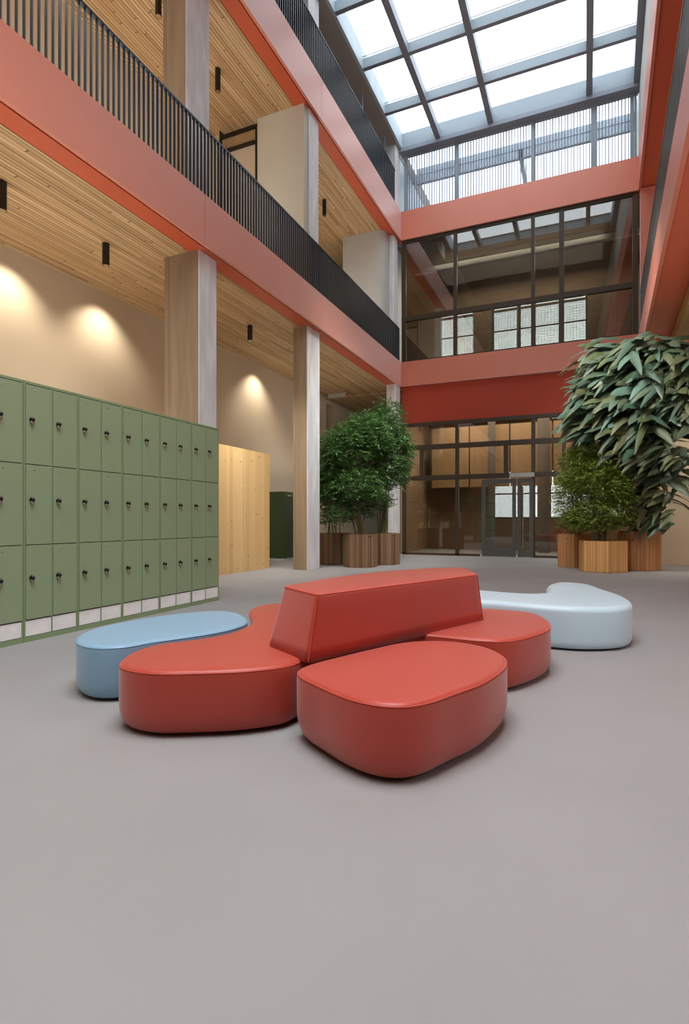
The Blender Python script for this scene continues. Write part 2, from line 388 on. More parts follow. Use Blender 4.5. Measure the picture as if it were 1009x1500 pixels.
# inclined timber member under the ceiling
g = MB(); p = UZ(991, 517, Z1-.25)
g.prism([(p.x-.16, p.y), (p.x+.1, p.y), (p.x+.1-.031*10, p.y-10), (p.x-.16-.031*10, p.y-10)], Z1-.25, Z1+.02)
struct('trim_5', g, M_glulam)

# ------------------------------------------------------------------ back facade
def backbeam(name, z0, z1):
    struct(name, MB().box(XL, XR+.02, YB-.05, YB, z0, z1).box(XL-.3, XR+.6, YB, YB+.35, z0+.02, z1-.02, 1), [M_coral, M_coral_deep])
backbeam('trim_6', Z1, Z2); backbeam('trim_7', Z3, Z4)
zp = UY(600, 620, YB).z
struct('trim_8', MB().box(XL, XR+.6, YB+.06, YB+.2, zp, Z1), M_redpanel)

YG = YB+.08
def vbar(mb, px, w, z0, z1, y0=YG-.05, y1=YG+.07, mi=0):
    x = UY(px, 600, YG).x; mb.box(x-w/2, x+w/2, y0, y1, z0, z1, mi)
def zrow(px, py): return UY(px, py, YG).z
# ground floor screen
w1 = empty('window_1', (0,0,0), kind='structure')
zT1 = zrow(600, 656.5); zT2 = zrow(600, 701)
fr = MB()
for px, a_, b_ in ((592, 0, zp), (669.5, 0, zp), (781, 0, zp), (826, zT2, zp), (870, 0, zp), (930, 0, zp)): vbar(fr, px, .10, a_, b_)
for px, a_, b_ in ((618, zT2, zT1), (741, zT2, zT1)): vbar(fr, px, .12, a_, b_)
fr.box(XL, XR+.3, YG-.056, YG+.076, zp-.1, zp).box(XL, XR+.3, YG-.056, YG+.076, zT1-.07, zT1+.07).box(XL, XR+.3, YG-.056, YG+.076, zT2-.07, zT2+.07)
xd0, xd1 = UY(703, 700, YG).x, UY(783, 700, YG).x
fr.box(XL, xd0, YG-.05, YG+.07, 0, .06).box(xd1, XR+.3, YG-.05, YG+.07, 0, .06)
fr.build('frame', M_bronze, w1)
MB().box(XL, XR+.3, YG, YG+.012, .06, zp-.1).build('glass', M_glass_low, w1)
# entrance doors
def doorunit(nm, xa, xb, parent=None):
    d = empty(nm, (0,0,0), kind='structure')
    t = .1
    MB().box(xa, xa+t, YG-.07, YG-.02, .01, zT2-.1).box(xb-t, xb, YG-.07, YG-.02, .01, zT2-.1).box(xa+t, xb-t, YG-.07, YG-.02, .01, .2).box(xa+t, xb-t, YG-.07, YG-.02, zT2-.22, zT2-.1).build('door_leaf', M_doorframe, d)
    MB().box(xa+t, xb-t, YG-.05, YG-.04, .2, zT2-.22).build('door_glass', M_glass_door, d)
    return d
xm = UY(757, 700, YG).x
x_a = UY(706, 700, YG).x; 
doorunit('door_1', x_a, xm-.02)
d3 = doorunit('door_3', xm+.02, UY(781, 700, YG).x)
MB().tube([(xm+.17, YG-.13, .25), (xm+.17, YG-.13, 2.0)], .018, 8).build('pull_handle', M_chrome, d3)
MB().tube([(x_a+.05, YG-.12, 1.0), (x_a+.05, YG-.12, 1.25)], .012, 8).tube([(x_a+.05, YG-.12, 1.0), (x_a+.05, YG-.07, 1.0)], .01, 8).tube([(x_a+.05, YG-.12, 1.25), (x_a+.05, YG-.07, 1.25)], .01, 8).build('door_handle', M_chrome, bpy.data.objects['door_1'])
xo0, xo1 = UY(747, 700, YG).x, UY(783, 700, YG).x
o = MB().box(xo0, xo1, YG-.17, YG-.06, zT2-.07, zT2+.05).build('door_operator', M_white, None, .008)
tag(o, 'pale oblong automatic door operator mounted above the glass entrance door', 'door operator')
xs = UY(700.5, 700, YG).x

# vestibule behind
struct('wall_vestibule', MB().box(XL-.3, UY(722, 700, 20).x, 20, 20.2, 0, 4.6).box(UY(722, 700, 20).x, XR+2.5, 20, 20.2, 2.75, 4.6)
       .box(XL-.3, XL-.15, YB+.36, 20, 0, 4.6).box(XR+2.3, XR+2.5, YB+.36, 20, 0, 4.6), M_brownwall)
struct('wall_vestibule_brick', MB().box(UY(722, 700, 20).x, XR+2.5, 20, 20.2, 0, 1.1), M_brick)
struct('ceiling_7', MB().box(XL-.3, XR+2.5, YB+.36, 20.2, 4.6, 4.7), M_brownwood)
pn = MB()
for k in range(6):
    xq = -5.0+k*1.35; pn.box(xq, xq+1.3, 19.2, 19.3, 2.2, 4.3)
struct('wall_vestibule_panels', pn, M_brownwood)
struct('floor_vestibule_rail', MB().box(UY(722, 700, 20).x, XR+2.5, 20.0, 20.24, 1.1, 1.16), M_bronze)
wv = MB(); xw = UY(722, 700, 20).x
for k in range(6): wv.box(xw+k*.95-.02, xw+k*.95+.03, 20.03, 20.1, 1.16, 2.75)
wv.box(xw, XR+2.4, 20.03, 20.1, 1.95, 2.0)
wv.build('frame', M_bronze, (w4 := empty('window_4', (0,0,0), kind='structure')))
MB().box(xw, XR+2.4, 20.11, 20.12, 1.16, 2.75).build('glass', M_glass_door, w4)
o = MB().lathe([(.19,0),(.19,4.6)], (0,0,0), 24).build('round_column', M_conc_dk, None); o.location = (UY(796, 700, 18.9).x, 18.9, 0)
tag(o, 'round dark column seen through the glass beyond the entrance doors', 'column', kind='thing')
o = MB().lathe([(.12,0),(.12,4.6)], (0,0,0), 24).build('round_column', M_conc_dk, None); o.location = (UY(720, 700, 18.9).x, 18.9, 0)
tag(o, 'slimmer round column seen through the glass of the entrance door', 'column', kind='thing')
# outside
struct('ground_outside', MB().box(-20, 20, 25, 60, -.25, -.05), M_backdrop)
fa = MB().box(-16, 18, 34, 34.5, 0, 18)  # wall added outside to mute the sky seen through the glass
fb = MB()
for k in range(30): fb.box(-14+k, -13.45+k, 33.95, 34.0, 4.2, 5.2)
ob = empty('outside_backdrop', (0,34,0), 'plain pale backdrop wall added outside to mute the sky behind the glass', 'backdrop')
local(fa, ob).build('backdrop_wall', M_backdrop, ob); local(fb, ob).build('backdrop_band', M_steel_d, ob)

# middle floor glazing
w2 = empty('window_2', (0,0,0), kind='structure')
fr = MB(); zq = zrow(665, 457)
vbar(fr, 592, .12, Z2, Z3); vbar(fr, 667, .10, Z2, Z3); vbar(fr, 780.5, .10, Z2, Z3); vbar(fr, 822.5, .13, Z2, Z3); vbar(fr, 930, .12, Z2, Z3)
for px in (722, 760.5, 859): vbar(fr, px, .05, Z2, zq)
fr.box(XL, XR, YG-.056, YG+.076, zq-.08, zq+.06).box(XL, XR, YG-.056, YG+.076, Z2, Z2+.05).box(XL, XR, YG-.056, YG+.076, Z3-.06, Z3+.02)
fr.build('frame', M_bronze, w2)
MB().box(XL, XR, YG, YG+.012, Z2+.05, Z3-.06).build('glass', M_glass, w2)
# room behind it
YR = 20.0
xs_ = [UY(p_, 460, YR).x for p_ in (645, 693, 722, 757, 762, 778, 784, 818, 825, 858)]
mb = MB(); prev = XL-1.2; zb, ztp = Z2, 8.75
op = [(xs_[0], xs_[1]), (xs_[2], xs_[3]), (xs_[4], xs_[5]), (xs_[6], xs_[7]), (xs_[8], xs_[9])]
for a_, b_ in op:
    mb.box(prev, a_, YR, YR+.2, Z2-.3, ztp); prev = b_
mb.box(prev, XR+3, YR, YR+.2, Z2-.3, ztp).box(XL-1.2, XR+3, YR, YR+.2, ztp, Z3+.1)
struct('wall_rear_room', mb, M_darkroom)
struct('wall_rear_room_sides', MB().box(XL-1.2, XL-1.0, YB+.36, YR, Z2-.3, Z3+.1).box(XR+2.8, XR+3, YB+.36, YR, Z2-.3, Z3+.1), M_darkroom)
struct('ceiling_8', MB().box(XL-1.2, XR+3, YB+.36, YR+.2, Z3-.02, Z3+.08), M_darkroom)
struct('floor_rear_room', MB().box(XL-1.2, XR+3, YB+.36, YR+.2, Z2-.4, Z2-.3), M_darkroom)
w5 = empty('window_5', (0,0,0), kind='structure'); fr = MB()
for a_, b_ in op: fr.box(a_, b_, YR+.05, YR+.1, 7.72, 7.76).box(a_, b_, YR+.05, YR+.1, 8.42, 8.5)
fr.build('frame', M_bronze, w5)
MB().box(op[0][0], op[-1][1], YR+.12, YR+.13, Z2, ztp).build('glass', M_glass_door, w5)
# mesh screen just behind the lower panes
ms = MB(); yy = YB+.6
k = 0; x = XL+.1
while x < XR-.1: ms.box(x, x+.006, yy, yy+.006, Z2-.1, zq+.0); x += .085
z = Z2
while z < zq: ms.box(XL+.1+1.3, XR-.1, yy, yy+.006, z, z+.005); z += .075
o = ms.build('mesh_screen', M_black, None); tag(o, 'fine dark wire mesh guard standing behind the lower panes of the upper glazing', 'mesh guard')
xt0 = UY(600, 380, 18).x
o = MB().box(XL, XR+.5, 17.6, 17.75, Z3-.45, Z3-.3).build('beam', M_conc_white, None); o.name = 'trim_9'; o['kind'] = 'structure'

# ------------------------------------------------------------------ clerestory with fins
w3 = empty('window_3', (0,0,0), kind='structure')
fr = MB(); YC = YB+.02
for px, w in ((594, .1), (669, .09), (780, .09), (870, .16), (926, .09), (931, .05)):
    x = UY(px, 250, YC).x; fr.box(x-w/2, x+w/2, YC, YC+.1, Z4, ZS-.02)
fr.box(XL, XR, YC-.006, YC+.106, ZS-.13, ZS-.02)
fr.build('frame', M_steel, w3)
fn = MB(); x = XL+.12
while x < XR-.1: fn.box(x, x+.024, YC+.11, YC+.15, Z4, ZS-.1); x += .078
fn.build('vertical_fins', M_fin, w3)
MB().box(XL, XR, YC+.16, YC+.17, Z4, ZS-.1).build('glass', M_glass_sky, w3)

# ------------------------------------------------------------------ skylight
sk = empty('window_6', (0,0,0), kind='structure')
XSL, XSR = -5.09, rl(16, 0)
tr = MB(); td = MB()
ys = [9.43, 11.1, 12.77, 14.43, 17.9]
for y in ys:
    tr.box(XSL if y < 16 else XL, XR+.1, y, y+.10, ZS, ZS+(.24 if y < 16 else .5))
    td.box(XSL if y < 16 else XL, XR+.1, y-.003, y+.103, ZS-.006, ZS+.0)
    td.box(XSL, XR+.1, y-.02, y-.004, ZS+.27, ZS+.28)
# thick transverse member over the clerestory
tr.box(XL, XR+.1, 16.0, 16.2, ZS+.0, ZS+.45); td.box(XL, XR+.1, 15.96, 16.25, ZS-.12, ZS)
rf = MB(); rd = MB()
for x in (-3.98, -2.46, .10):
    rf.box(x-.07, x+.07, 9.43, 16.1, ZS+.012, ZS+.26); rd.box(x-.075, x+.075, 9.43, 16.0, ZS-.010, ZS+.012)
rf.box(-1.9, -1.78, 17.9, 21.2, ZS, ZS+.3)
tr.build('cross_bars', M_steel, sk); td.build('cross_bar_undersides', M_steel_d, sk)  # undersides of the bars painted darker for their shade
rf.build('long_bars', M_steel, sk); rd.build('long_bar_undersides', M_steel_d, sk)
MB().box(-5.16, XSL, 9.2, 16.0, ZS-.02, ZS+.5).build('left_curb', M_curb, sk)
MB().prism([(rl(9.2,-.1)-.06, 9.2), (rl(9.2,0)+.02, 9.2), (rl(16.2,0)+.02, 16.2), (rl(16.2,-.1)-.02, 16.2)], ZS-.02, ZS+.45).build('right_frame', M_steel_d, sk)
MB().box(XL, XR+.1, 9.2, 21.3, ZS+.46, ZS+.47).build('glass', M_glass_sky, sk)
struct('ceiling_9', MB().box(XL-.3, 6.2, -8, 9.2, ZS, ZS+.5), M_conc_dk)
struct('wall_top_rear', MB().box(XL-.3, XR+.4, 21.2, 21.4, Z3, ZS+.5), M_conc_white)
struct('ceiling_10', MB().box(XR+.25, 6.4, 9.2, 21, ZS+.3, ZS+.5), M_conc_dk)

# ------------------------------------------------------------------ ceiling spotlights
def spot(px, ptop, pbot, zc, label, glow=False):
    p = UZ(px, ptop, zc); d = p.x*-st+p.y*ct; h = (pbot-ptop)/F*d
    r = empty('ceiling_spotlight', (p.x, p.y, zc), label, 'spotlight', 'black cylinder spotlights under the timber ceilings')
    MB().lathe([(.05, -h), (.052, -h+.01), (.052, 0)], (0,0,0), 20).build('cylinder_housing', M_black, r)
    MB().lathe([(.05, -h-.003), (.046, -h-.003), (.044, -h-.0005)], (0,0,0), 20).build('trim_ring', M_chrome, r)
    MB().lathe([(.001, -h-.002), (.04, -h-.002), (.041, -h)], (0,0,0), 20).build('lens', M_lampglow, r)
    return p
spot(155, 357, 389, Z1, 'black cylinder spotlight on the timber ceiling between the locker wall and the big column')
spot(366, 477, 499, Z1, 'black cylinder spotlight on the timber ceiling between the two lower concrete columns')
spot(3, 266, 308, Z1, 'black cylinder spotlight on the lower timber ceiling, cut by the picture edge')
spot(319, 101, 134, Z3, 'black cylinder spotlight on the upper timber ceiling beside the free-standing gallery column')
spot(475, 293, 316, Z3, 'black cylinder spotlight on the upper timber ceiling beside the cream screen wall')
spot(232, -12, 24, Z3, 'black cylinder spotlight at the very top, before the free-standing gallery column')
# small white lamp by the far door slot
p = UX(480, 585, XW+.5)
o = MB().box(-.25, .35, -.06, .06, -.12, 0).build('ceiling_lamp', M_white, None, .01); o.location = (p.x, 16.2, Z1)
tag(o, 'small white oblong lamp under the timber ceiling above the far door slot', 'ceiling lamp')

# ------------------------------------------------------------------ lockers
XLK = -4.4; PIT = .5475; LH = 2.25
rows = [(.19, .834), (.836, 1.532), (1.534, 2.222)]
def make_locker():
    r = empty('locker_unit', (XLK, 0, 0))
    w = PIT; D = .5
    b = MB().box(-D, -.012, .002, w-.002, 0, LH, 0)
    b.box(-.012, 0, .002, w-.002, 0, .045).box(-.012, 0, .002, w-.002, LH-.022, LH).box(-.012, 0, .002, .016, .045, LH-.022).box(-.012, 0, w-.016, w-.002, .045, LH-.022).box(-.012, 0, w/2-.005, w/2+.005, .045, LH-.022)
    b.box(-.0125, -.0115, .016, w-.016, .045, LH-.022, 1)
    b.build('cabinet_frame', [M_green_d, M_gap], r)
    for c in range(2):
        y0 = .019+c*(w/2-.011); y1 = y0+w/2-.027
        MB().box(-.010, -.002, y0, y1, .05, .182).build('kick_panel', M_kick, r)
        for z0, z1 in rows:
            d = MB().box(-.008, .006, y0, y1, z0+.003, z1-.002).build('door', M_green, r, .002)
            zk = z0+(z1-z0)*.56; yk = y0+.048
            kb = MB().lathe([(.021, 0), (.021, .008), (.017, .016), (.017, .026), (.012, .033), (.001, .035)], (.006, yk, zk), 16, 0, 'X').build('lock_knob', M_blackgloss, d)
            MB().lathe([(.017, 0), (.017, .012), (.014, .02), (.001, .022)], (.006, yk, zk-.022), 14, 0, 'X').build('chrome_keeper', M_chrome, kb)
            MB().lathe([(.006, 0), (.006, .003), (.001, .004)], (.006, y0+.075, z1-.045), 10, 0, 'X').build('number_stud', M_chrome, d)
    return r
def copy_tree(o, parent=None):
    c = o.copy(); C.objects.link(c)
    if parent: c.parent = parent
    for ch in o.children: copy_tree(ch, c)
    return c
lk = make_locker()
names = ['green locker unit at the far end of the row, beside the knotty pine panel',
 'green locker unit second from the pine panel end of the row',
 'green locker unit third from the pine panel end of the row',
 'green locker unit fourth from the pine panel end, beneath the round wall glow',
 'green locker unit fifth from the pine panel end, just inside the picture edge',
 'green locker unit cut off by the picture edge, sixth from the pine panel end']
for i in range(6):
    o = lk if i == 0 else copy_tree(lk)
    o.location = (XLK, 5.951-PIT*(i+1), 0)
    tag(o, names[i], 'locker', 'green two-column locker units')

# pine panel and the dark green cabinet behind it
pr = empty('pine_panel', (-6.4, 9.4, 0), 'tall knotty pine boarded cabinet back standing behind the end of the lockers', 'panel')
mb = MB(); n = 14; y0, y1 = 7.6, 10.43
for i in range(n):
    a_ = y0+(y1-y0)*i/n; b_ = y0+(y1-y0)*(i+1)/n; mb.box(-6.46, -6.36, a_+.0015, b_-.0015, 0, 2.5)
local(mb, pr).build('boards', M_pine, pr)
local(MB().box(-6.9, -6.462, y0, y1, 0, 2.48), pr).build('carcass', M_pine, pr)
gr = empty('recycling_cabinet', (-7.5, 13, 0), 'low dark green metal cabinet between the pine panel and the slender column', 'cabinet')
p = UZ(417, 821, 0)
local(MB().box(p.x-.5, p.x, p.y, p.y+1.8, .05, 1.8), gr).build('cabinet_body', M_darkgreen, gr, .01)
local(MB().box(p.x-.48, p.x-.03, p.y+.03, p.y+1.75, 0, .05), gr).build('plinth', M_kick, gr)
local(MB().box(p.x-.001, p.x+.012, p.y+.02, p.y+.88, .08, 1.74).box(p.x-.001, p.x+.012, p.y+.9, p.y+1.78, .08, 1.74), gr).build('door', M_darkgreen, gr, .003)
local(MB().box(p.x+.012, p.x+.03, p.y+.1, p.y+.35, 1.68, 1.71), gr).build('handle', M_chrome, gr)

# ------------------------------------------------------------------ upholstered seating
def crom(pts, n=140):
    P = [Vector((p[0], p[1])) for p in pts]; m = len(P); out = []
    per = max(4, n//m)
    for i in range(m):
        p0, p1, p2, p3 = P[i-1], P[i], P[(i+1)%m], P[(i+2)%m]
        for k in range(per):
            t = k/per; a_ = .5
            d01 = max((p1-p0).length**a_, 1e-4); d12 = max((p2-p1).length**a_, 1e-4); d23 = max((p3-p2).length**a_, 1e-4)
            m1 = (p2-p1)+d12*((p1-p0)/d01-(p2-p0)/(d01+d12)); m2 = (p2-p1)+d12*((p3-p2)/d23-(p3-p1)/(d12+d23))
            out.append((2*p1-2*p2+m1+m2)*t**3+(-3*p1+3*p2-2*m1-m2)*t*t+m1*t+p1)
    # even spacing then light smoothing
    L_ = [0]; 
    for i in range(len(out)): L_.append(L_[-1]+(out[(i+1)%len(out)]-out[i]).length)
    tot = L_[-1]; res = []; j = 0
    for k in range(n):
        s = tot*k/n
        while L_[j+1] < s: j += 1
        t = (s-L_[j])/max(1e-9, L_[j+1]-L_[j]); res.append(out[j].lerp(out[(j+1)%len(out)], t))
    return res
def relax(P, it=3):
    for _ in range(it): P = [(P[i-1]+P[i]*2+P[(i+1)%len(P)])/4 for i in range(len(P))]
    return P
def area(P): return sum(P[i].x*P[(i+1)%len(P)].y-P[(i+1)%len(P)].x*P[i].y for i in range(len(P)))/2
def norms(P):
    n = len(P); out = []
    for i in range(n):
        t = (P[(i+1)%n]-P[i-1]).normalized(); out.append(Vector((t.y, -t.x)))
    return out
def loft(name, rings, mat, parent, zs):
    n = len(rings[0]); mb = MB(); v = []
    for r_, z in zip(rings, zs): v += [(p.x, p.y, z) for p in r_]
    f = []
    for i in range(len(rings)-1):
        for k in range(n): f.append((i*n+k, i*n+(k+1)%n, (i+1)*n+(k+1)%n, (i+1)*n+k))
    mb.add(v, f, 0, True)
    k0 = (len(rings)-1)*n
    mb.f.append(list(range(k0, k0+n))); mb.m.append(0); mb.sm.append(True)
    mb.f.append(list(range(n-1, -1, -1))); mb.m.append(0); mb.sm.append(False)
    return local(mb, parent).build(name, mat, parent)
def pouf(root, name, P, h, mat, pipemat=None, r=.035, tuck=.05, tz=.1, z0=.012, edge=.3):
    if area(P) < 0: P = P[::-1]
    Nn = norms(P); prof = [(tuck+.02, z0)]
    for k in range(6):
        t = k/5; prof.append((tuck*(1-math.sin(t*math.pi/2)), z0+.004+(tz)*(1-math.cos(t*math.pi/2)) if t > 0 else z0+.004))
    prof.append((0, h-r))
    for k in range(1, 7):
        a_ = k/6*math.pi/2; prof.append((r*(1-math.cos(a_)), h-r+r*math.sin(a_)))
    prof.append((r+.03, h+.0015)); prof.append((r+.06, h+.002))
    rings = [[p-n_*i_ for p, n_ in zip(P, Nn)] for i_, z in prof]; zs = [z for i_, z in prof]
    o = loft(name, rings, mat, root, zs)
    if pipemat:
        i_, z_ = r*(1-math.cos(.5)), h-r+r*math.sin(.5)
        pts = [(p.x-n_.x*(i_-.0005), p.y-n_.y*(i_-.0005), z_) for p, n_ in zip(P, Nn)]; pts.append(pts[0])
        local(MB().tube(pts, .0032, 6), root).build('piping', pipemat, o if False else root)
    return o
SH = .33
def outl(px, z=SH-.01): return [UZ(a_, b_, z).xy for a_, b_ in px]

# front pouf
PA = relax(crom(outl([(434,983),(455,974),(485,966),(543,952),(594,942),(650,940),(703,947),(735,959),(743,973),(711,999),(666,1016),(622,1031),(583,1035.5),(539,1031),(500,1020),(464,1004),(440,992)])), 4)
ra = empty('upholstered_pouf', (-.8, 2.3, 0), 'large red upholstered pouf with rounded corners in front of the sofa backrest', 'pouf')
pouf(ra, 'cushion', PA, SH, M_red, M_redpipe, .028, .055, .13)
# main sofa seat: winds from the near lobe, round the blue pouf, under the backrest to the far lobe
pB = [(431,974.5),(404,979),(350,984),(276,986.5),(225,987),(185,982),(169,975),(176,965),(193,954.5),(228,944.5),(276,938.5),(324,930.5),(350,922),(367,913),(366,906),(362,899),(366,891.5),(385,886),(412,884)]
wB = outl(pB)
far = [Vector((-1.66, 4.35)), Vector((-1.46, 4.60)), Vector((-1.12, 4.68)), Vector((-.82, 4.62))]
pE = [(738,893.5),(777,897.5),(800,905),(809,920),(788,930),(744,939.5),(711,939),(661,934.5),(619,930.5)]
wE = outl(pE)
link = [Vector(UZ(594, 935, SH).xy)+Vector((-.05,.03)), Vector(UZ(520, 952, SH).xy)+Vector((-.05,.03)), Vector(UZ(455, 967.5, SH).xy)+Vector((-.05,.02))]
PB = relax(crom(wB+far+wE+link, 260), 4)
_n = norms(PB) if area(PB) > 0 else norms(PB[::-1])[::-1]
PB = [p-q*.012 for p, q in zip(PB, _n)]
rb = empty('modular_sofa', (-1.3, 3.3, 0), 'red curvy lounge sofa with a tapered backrest block rising from its seat', 'sofa')
seat = pouf(rb, 'seat', PB, SH-.002, M_red, M_redpipe, .030, .05, .1)
# backrest
def roundpoly(pts, rads, seg=6):
    out = []; n = len(pts)
    for i in range(n):
        p, a_, b_ = Vector(pts[i]), Vector(pts[i-1]), Vector(pts[(i+1)%n])
        u, v = (a_-p).normalized(), (b_-p).normalized(); r_ = rads[i]
        A, B = p+u*r_, p+v*r_
        for k in range(seg+1):
            t = k/seg; out.append(A*(1-t)**2+p*2*t*(1-t)+B*t*t)
    return out
bh = .667
base_o = [UZ(450, 969.5, SH).xy, UZ(709, 908, SH).xy, Vector((-.80, 4.62)), Vector((-1.15, 4.45)), Vector((-1.50, 3.9)), Vector((-1.66, 3.35)), UZ(391, 945.5, SH).xy]
top_o = [UZ(464, 870.5, bh).xy, UZ(701, 841, bh).xy, Vector((-.90, 4.50)), Vector((-1.16, 4.34)), Vector((-1.43, 3.84)), Vector((-1.57, 3.34)), UZ(414, 858, bh).xy]
rd_ = [.035, .06, .12, .12, .2, .2, .04]
B0, T0 = roundpoly(base_o, rd_), roundpoly(top_o, rd_)
if area(B0) < 0: B0 = B0[::-1]; T0 = T0[::-1]
nT = norms(T0); rr = .018
rings = [B0]; zs = [SH-.01]
for k in range(1, 5):
    t = k/5; rings.append([a_.lerp(b_, t) for a_, b_ in zip(B0, T0)]); zs.append(SH+(bh-rr-SH)*t)
rings.append(T0); zs.append(bh-rr)
for k in range(1, 5):
    a_ = k/4*math.pi/2; rings.append([p-n_*rr*(1-math.cos(a_)) for p, n_ in zip(T0, nT)]); zs.append(bh-rr+rr*math.sin(a_))
bk = loft('backrest', rings, M_red, rb, zs)
pp = [(p.x-n_.x*.004, p.y-n_.y*.004, bh-rr*.35) for p, n_ in zip(T0, nT)]; pp.append(pp[0])
o = local(MB().tube(pp, .0035, 6), rb).build('backrest_piping', M_redpipe, bk); o.location -= Vector((0,0,0))
for q0, q1 in ((base_o[0], top_o[0]), (base_o[1], top_o[1])):
    c0 = Vector((sum(p.x for p in base_o)/7, sum(p.y for p in base_o)/7))
    s0 = q0+(c0-q0).normalized()*.010; s1 = q1+(c0-q1).normalized()*.010
    o = local(MB().tube([(s0.x, s0.y, SH), (s1.x, s1.y, bh-.012)], .0035, 6), rb).build('seam', M_redpipe, bk)

# blue pouf
PC = relax(crom(outl([(108,938),(115,930),(145,919.5),(211,906.5),(276,898),(324,895.5),(350,899),(364.5,908),(362,914.5),(345,921),(322,926.5),(276,934),(228,940.5),(180,949),(137,950),(113,945)], SH-.015)), 4)
_n = norms(PC) if area(PC) > 0 else norms(PC[::-1])[::-1]
PC = [p-q*.010 for p, q in zip(PC, _n)]
rc = empty('upholstered_pouf', (-2.6, 3.2, 0), 'long light blue pouf tucked into the hollow of the red sofa seat', 'pouf')
pouf(rc, 'cushion', PC, SH-.005, M_blue, plain('blue_piping', (120,168,200), .5), .028, .04, .09)
# pale blue bench behind
pf = [(926,883),(921,889),(900,892),(844,892.5),(788.5,889),(740,885),(705,882),(668,880),(653,876),(650,871),(656,866.5),(670,865),(705,866),(740,869),(775,871),(797,870),(803,866),(800,861),(806,856.5),(822,854),(855,856),(888,866),(912,874)]
PF = relax(crom(outl(pf, SH+.01), 200), 3)
rf_ = empty('upholstered_bench', (-.2, 5.4, 0), 'pale blue curved bench with a rounded lobe, behind the red sofa', 'bench')
pouf(rf_, 'cushion', PF, SH+.025, M_pale, None, .05, .03, .06)

# ------------------------------------------------------------------ planters and plants
def planter(px, py, z_h, rad, nside, rot, mat, label, group, cx=None, cy=None):
    p = Vector((cx, cy, 0)) if cx is not None else UZ(px, py, 0)
    r = empty('wooden_planter', p, label, 'planter', group)
    pts = [(rad*math.cos(rot+2*math.pi*k/nside), rad*math.sin(rot+2*math.pi*k/nside)) for k in range(nside)]
    inn = [(x*.93, y*.93) for x, y in pts]; mb = MB(); n = nside
    bot = [(x*.985, y*.985, 0) for x, y in pts]; top = [(x, y, z_h) for x, y in pts]; it = [(x, y, z_h) for x, y in inn]; ib = [(x, y, z_h-.08) for x, y in inn]
    v = bot+top+it+ib; f = []
    for L_ in range(3):
        for k in range(n): f.append((L_*n+k, L_*n+(k+1)%n, (L_+1)*n+(k+1)%n, (L_+1)*n+k))
    f.append(tuple(range(n-1,-1,-1)))
    mb.add(v, f)
    # vertical battens
    for k in range(n):
        a_, b_ = Vector(pts[k]), Vector(pts[(k+1)%n]); L_ = (b_-a_).length; m = max(3, int(L_/.055)); t = (b_-a_).normalized(); nn = Vector((t.y, -t.x))
        for j in range(m):
            s0, s1 = a_+t*(L_*j/m+.002), a_+t*(L_*(j+1)/m-.002)
            q = [s0, s1, s1+nn*.008, s0+nn*.008]
            mb.prism([(x.x, x.y) for x in q][::1], .01, z_h-.01)
    mb.build('box', mat, r)
    MB().add(ib, [tuple(range(n))]) if False else None
    sb = MB(); sb.add([(x*.99, y*.99, z_h-.05) for x, y in inn], [tuple(range(n))]); sb.build('soil', M_soil, r)
    return p
def slatmat(m): return m
LG = 'brown slatted planters of the bamboo group'; RG = 'oak slatted planters of the leafy group'
a1 = planter(0,0,.74, .385, 8, R(22.5), M_planter_br, 'brown slatted planter in the middle of the bamboo group', LG, -4.66, 11.55)
a2 = planter(0,0,.74, .385, 8, R(10), M_planter_br, 'brown slatted planter of the bamboo group nearest the glass wall', LG, -4.42, 12.45)
a3 = planter(0,0,.74, .385, 8, R(22.5), M_planter_br, 'brown slatted planter half hidden by the slender column', LG, -5.52, 12.0)
b1 = planter(0,0,.63, .47, 6, R(-78), M_planter_lt, 'light oak six-sided planter in front of the leafy group', RG, .33, 12.55)
b2 = planter(0,0,.74, .36, 10, R(18), M_planter_or, 'oak slatted planter of the leafy group beside the entrance glass', RG, -.22, 13.45)
b3 = planter(0,0,.82, .44, 8, R(22.5), M_planter_or, 'largest oak slatted planter, holding the tall big-leaved plant by the beige wall', RG, 1.04, 13.3)

